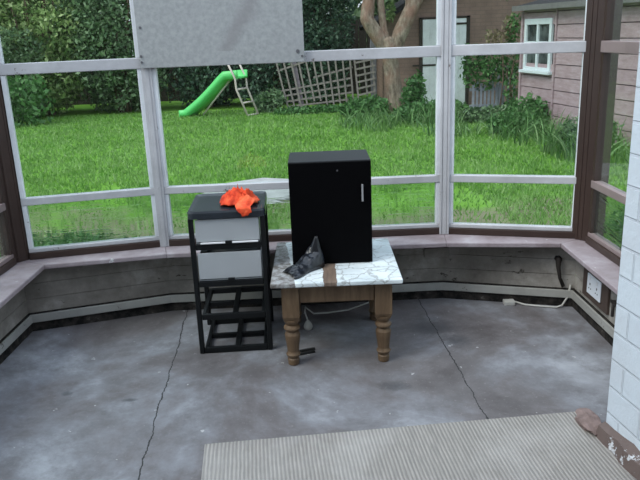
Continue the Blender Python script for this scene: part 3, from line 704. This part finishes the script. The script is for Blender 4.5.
for sx_ in (-1, 1):
    for sy in (-1, 1):
        b = MB(); cx, cy = sx_*.212, sy*.245
        b.lathe(prof, cx, cy, 24); lo = len(b.v)
        b.add([(cx+q*a_, cy+r*a_, z) for z, a_ in ((.226, .030), (.25, .039), (.4075, .039)) for q, r in ((-1,-1),(1,-1),(1,1),(-1,1))],
              [(0,1,5,4),(1,2,6,5),(2,3,7,6),(3,0,4,7),(4,5,9,8),(5,6,10,9),(6,7,11,10),(7,4,8,11),(3,2,1,0),(8,9,10,11)])
        b.build('leg', M_pine, t, 0, False)
for a_ in ((-.172, .172, -.268, -.248), (-.172, .172, .248, .268)): MB().box(a_[0], a_[1], a_[2], a_[3], .315, .4075).build('apron', M_pine, t, .002)
for a_ in ((-.235, -.215), (.215, .235)): MB().box(a_[0], a_[1], -.205, .205, .315, .4075).build('apron', M_pine, t, .002)

# --- black cabinet on the table
M_black = plain('matt_black_panel', (.0025, .0025, .003), .6, .1, 20, .03, 0)
M_blacktop = plain('bluish_black_panel', (.008, .009, .012), .5, .2, 6, .25, 0)  # slightly lighter and bluer than the door
t = thing('black_cabinet', 'tall black cabinet with small grey handle standing on the side table', 'cabinet', (.057, 3.335, .4302))
MB().box(-.192, .192, -.135, .155, 0, .494).build('body', M_blacktop, t, .003)
dr = MB().box(-.191, .191, -.155, -.1365, .003, .492).build('door', M_black, t, .003)
MB().box(.144, .152, -.176, -.168, .306, .386).box(.145, .151, -.168, -.1552, .308, .316).box(.145, .151, -.168, -.1552, .376, .384).build('handle', plain('grey_handle', (.30, .30, .31), .35, .05, 10, .5, 0), dr, .001)
MB().tube([(.035, -.158, .452), (.035, -.1552, .452)], .004, 8).build('screw', M_steel, dr)

# --- crumpled things
def crumple(name, outline_fn, nx, ny, mat, parent=None, seed=0, thick=.003):
    V = np.array([outline_fn(i/(nx-1), j/(ny-1)) for j in range(ny) for i in range(nx)])
    i, j = np.meshgrid(np.arange(nx-1), np.arange(ny-1)); a = (j*nx+i).ravel()
    Fq = np.stack([a, a+1, a+nx+1, a+nx], 1)
    o = npmesh(name, V, Fq, mat, parent, True)
    s = o.modifiers.new('solid', 'SOLIDIFY'); s.thickness = thick; s.offset = 1
    return o
m, N, L, p = newmat('dark_bag_plastic', .28, .6); v = coords(N, L)
L.new(ramp(N, L, noise_n(N, L, v, 22, 4), [(.45, (.006, .007, .010)), (.64, (.014, .018, .026)), (.78, (.06, .075, .10))]), p.inputs['Base Color']); M_bag = m
def ridged(x, y, s, seed):
    v_ = noise.noise(Vector((x*s, y*s, seed))); w_ = noise.noise(Vector((x*s*2.3+3, y*s*2.3, seed+5)))
    return (1-abs(v_)*2)*.7+(1-abs(w_)*2)*.3
def bag(u, w):
    # pointed flat end towards the front left, bunched end rising against the cabinet
    cx = np.array([-.150, 3.025])*(1-w)+np.array([-.030, 3.165])*w
    half = .066*(1-.12*w)*(.9+.1*math.sin(w*9))
    dirv = np.array([.47, -.88])*(1-w)+np.array([.85, -.35])*w
    q = (u-.5)*2
    x, y = cx+dirv*q*half
    edge = max(0, 1-q*q)
    h = (.010+.035*w+.035*max(0, w-.5)*2)*edge**.5+.030*edge**.5*ridged(x, y, 20, 1.3)*(.35+.6*w)
    y = min(y, 3.171-.002*abs(q))
    return (x, y, max(.4325, .4325+h))
o = crumple('plastic_bag', bag, 40, 40, M_bag, None, 1, .002)
tag(o, 'crumpled dark plastic bag lying on the table against the black cabinet', 'bag')
def bagtop(u, w):
    q = (u-.5)*2; r = .045*(1-w)**.9+.004
    a = u*2*math.pi
    x = -.035+.018*w+r*math.cos(a)*(1+.25*noise.noise(Vector((a*1.5, w*4, 2)))); y = 3.145+.016*w+r*.5*math.sin(a)
    return (x, min(y, 3.173), .45+.125*w+.004*math.sin(a*5))
crumple('twisted_neck', bagtop, 24, 16, M_bag, o, 2, .001)
m, N, L, p = newmat('orange_fabric', .7, .2); v = coords(N, L)
L.new(ramp(N, L, noise_n(N, L, v, 14, 4), [(.36, (.42, .03, .012)), (.5, (.72, .075, .025)), (.66, (.88, .16, .06))]), p.inputs['Base Color']); M_or = m
root = tag(empty('orange_cloth', (-.385, 3.30, .7235)), 'crumpled bright orange cloth lying on top of the drawer tower', 'cloth')
def cl(u, w):
    a = u*2*math.pi; r = w
    ang = a+.5*noise.noise(Vector((math.cos(a)*1.3, math.sin(a)*1.3, 3)))
    rx = .098*(1+.25*noise.noise(Vector((math.cos(a)*2, math.sin(a)*2, 9)))); ry = .085*(1+.3*noise.noise(Vector((math.cos(a)*2, math.sin(a)*2, 14))))
    x = r*rx*math.cos(ang); y = r*ry*math.sin(ang)
    h = .044*(1-r**2.2)*(1+1.1*(ridged(x, y, 20, 4)-.5))+.026*(ridged(x, y, 38, 7)-.3)*(1-r**3)+.004
    x += .018*noise.noise(Vector((x*30, y*30, 1))); y += .018*noise.noise(Vector((x*30, y*30, 8)))
    return (x, y, max(.001, h))
crumple('bunched_folds', cl, 80, 26, M_or, root, 3, .0015)
def fl(u, w):                                       # flap that falls over the front edge
    q = (u-.5)*2; x = .040+q*.040*(1-.35*w*w)*(1 if w < .8 else 1-.5*(w-.8)/.2)
    s = w*.175
    if s < .118: y = -.045-s; z = .030-.022*(s/.118)
    else: y = -.168; z = .006-(s-.118)*.6
    return (x+.006*math.sin(w*9), y-.006*abs(noise.noise(Vector((x*40, w*3, 2)))), z+.012*(1-q*q)*(1-w)+.008*noise.noise(Vector((x*50, w*5, 6))))
crumple('hanging_flap', fl, 24, 26, M_or, root, 4, .002)

# --- striped mat
m, N, L, p = newmat('ribbed_mat', .9, .1); v = coords(N, L)
sp = N.new('ShaderNodeSeparateXYZ'); L.new(v, sp.inputs[0])
wvx = mth(N, L, 'SINE', mth(N, L, 'MULTIPLY', mth(N, L, 'ADD', sp.outputs['X'], mth(N, L, 'MULTIPLY', noise_n(N, L, v, 6, 3), .006)), 2*math.pi/.0145))
st = N.new('ShaderNodeMapRange'); st.inputs[1].default_value = -1; L.new(wvx, st.inputs[0])
fl_ = noise_n(N, L, coords(N, L, (70, 5, 1)), 1.5, 5, .75)
c = ramp(N, L, st.outputs[0], [(.1, (.215, .202, .190)), (.7, (.325, .308, .288))])
c = mix(N, L, ramp(N, L, fl_, [(.36, K(.6)), (.58, K(0))]), c, (.18, .175, .168))
c = mix(N, L, ramp(N, L, noise_n(N, L, v, 2.5, 6), [(.5, K(0)), (.75, K(.35))]), c, (.46, .45, .44))
L.new(c, p.inputs['Base Color']); bump(N, L, p, st.outputs[0], .5, .004); M_mat = m
mt = tag(MB().box(0, 1.50, -1.35, 0, .0005, .007).build('ribbed_mat', M_mat, None, .002), 'grey-beige ribbed mat on the concrete floor in the foreground', 'mat')
mt.location = (-.471, 2.345, 0); mt.rotation_euler.z = math.radians(5.0)

# --- rubble lump beside the pier
b = bmesh.new(); bmesh.ops.create_icosphere(b, subdivisions=3, radius=1)
for q in b.verts:
    k = 1+.28*noise.noise(q.co*1.7)+.08*noise.noise(q.co*5)
    q.co = Vector((q.co.x*.045*k, q.co.y*.085*k, max(0, .012+q.co.z*.026*k)))
me = bpy.data.meshes.new('rubble_lump'); b.to_mesh(me); b.free()
o = bpy.data.objects.new('rubble_lump', me); COL.objects.link(o); o.location = (1.012, 2.375, .0075); me.materials.append(plain('pinkish_mortar', (.20, .15, .14), .85, .3, 18, .1, .6))
tag(o, 'pinkish lump of broken mortar at the foot of the white brick pier', 'rubble')

# --- socket on the right wall, pipe, cables
def onright(s): 
    a_, b_ = Vector(B[4]), Vector(B[5]); t_ = (b_-a_).normalized(); q = a_+t_*s; return q.x, q.y, math.atan2(t_.y, t_.x)
x, y, rz = onright(.285)
t = thing('wall_socket', 'white double wall socket on a brown backboard under the right sill', 'socket', (x, y, .215), rz)
MB().box(-.15, .15, -.014, -.0005, -.085, .11).build('backboard', plain('brown_backboard', (.07, .05, .042), .7), t, .002)
MB().box(-.08, .08, -.022, -.0145, -.05, .055).build('faceplate', plain('white_socket_plastic', (.70, .74, .80), .35, .04, 5, .4, 0), t, .003)
fp = t.children[-1]
for q in (-.04, .04):
    MB().box(q-.006, q+.006, -.025, -.0222, .028, .044).build('switch', M_lip, fp, .001)
    MB().box(q-.003, q+.003, -.0235, -.0222, .0, .012).box(q-.014, q-.008, -.0235, -.0222, -.02, -.015).box(q+.008, q+.014, -.0235, -.0222, -.02, -.015).build('pin_slots', M_black, fp)
x, y, rz = onright(.52)
t = tag(MB().tube([(-.03, -.02, .0), (.12, -.02, .0), (.3, -.02, -.01)], .009, 8).tube([(-.01, -.02, -.0), (-.01, -.02, -.07)], .008, 8).tube([(-.01, -.02, .0), (-.01, -.001, .0)], .012, 8).build('water_pipe', plain('dark_pipe', (.035, .03, .028), .5), None, 0, True), 'dark pipe along the right wall beside the socket', 'pipe')
t.location = (x, y, .225); t.rotation_euler.z = rz
M_cable = plain('white_cable', (.42, .42, .40), .5, .06, 10, .3, 0)
t = thing('extension_lead', 'white cable with plug lying on the floor below the right bay wall', 'cable', (1.04, 3.62, 0))
MB().tube([(.03, .02, .012), (.08, -.02, .006), (.17, -.055, .006), (.235, -.075, .006), (.27, -.065, .012), (.30, -.060, .06), (.31, -.062, .13)], .0055, 8).build('flex', M_cable, t, 0, True)
MB().box(-.032, .028, -.018, .03, .0, .026).build('plug', M_cable, t, .005)
t = thing('power_cable', 'thin white cable with trailing plug under the side table', 'cable', (-.08, 3.40, 0))
MB().tube([(.0, .0, .045), (-.015, .02, .09), (-.012, .06, .10), (.03, .10, .045), (.11, .14, .03), (.22, .17, .03), (.33, .21, .05), (.40, .24, .08)], .004, 8).build('flex', M_cable, t, 0, True)
MB().lathe([(.006, .05), (.012, .044), (.020, .03), (.024, .014), (.020, .001)], 0, 0, 14).build('plug', M_cable, t, 0, True)
b = MB(); b.box(-.05, .06, -.012, .0, .0, .012).box(.0, .07, .018, .03, .0, .012).box(-.05, -.038, -.012, .03, .0, .012).box(-.05, .0, .018, .03, .0, .012)
t = tag(b.build('metal_bracket', plain('black_iron', (.02, .02, .02), .5), None, .002), 'small black forked bracket on the floor by the front left table leg', 'bracket')
t.location = (-.105, 3.105, 0); t.rotation_euler.z = math.radians(18)
# rotten hole plate and stub pipe in the right bay wall
def onbay(s):
    a_, b_ = Vector(B[3]), Vector(B[4]); t_ = (b_-a_).normalized(); q = a_+t_*s; return q.x, q.y, math.atan2(t_.y, t_.x)
x, y, rz = onbay(.62)
t = tag(MB().tube([(0, -.001, .10), (0, -.03, .10), (.0, -.045, .07), (.01, -.03, .0), (.03, -.02, -.05)], [.020, .018, .010, .008, .010], 8, .35).build('pipe_stub', plain('rusty_black', (.022, .018, .016), .8), None, 0, True), 'blackened pipe stub hanging on the right bay wall above the white cable', 'pipe')
t.location = (x, y, .17); t.rotation_euler.z = rz
x, y, rz = onbay(-.05)
t = tag(MB().box(-.07, .07, -.012, -.0005, -.025, .03).build('blanking_plate', M_lowwall, None, .002), 'painted-over blanking plate under the sill below the right white post', 'plate')
t.location = (.655, 3.7685, .275)
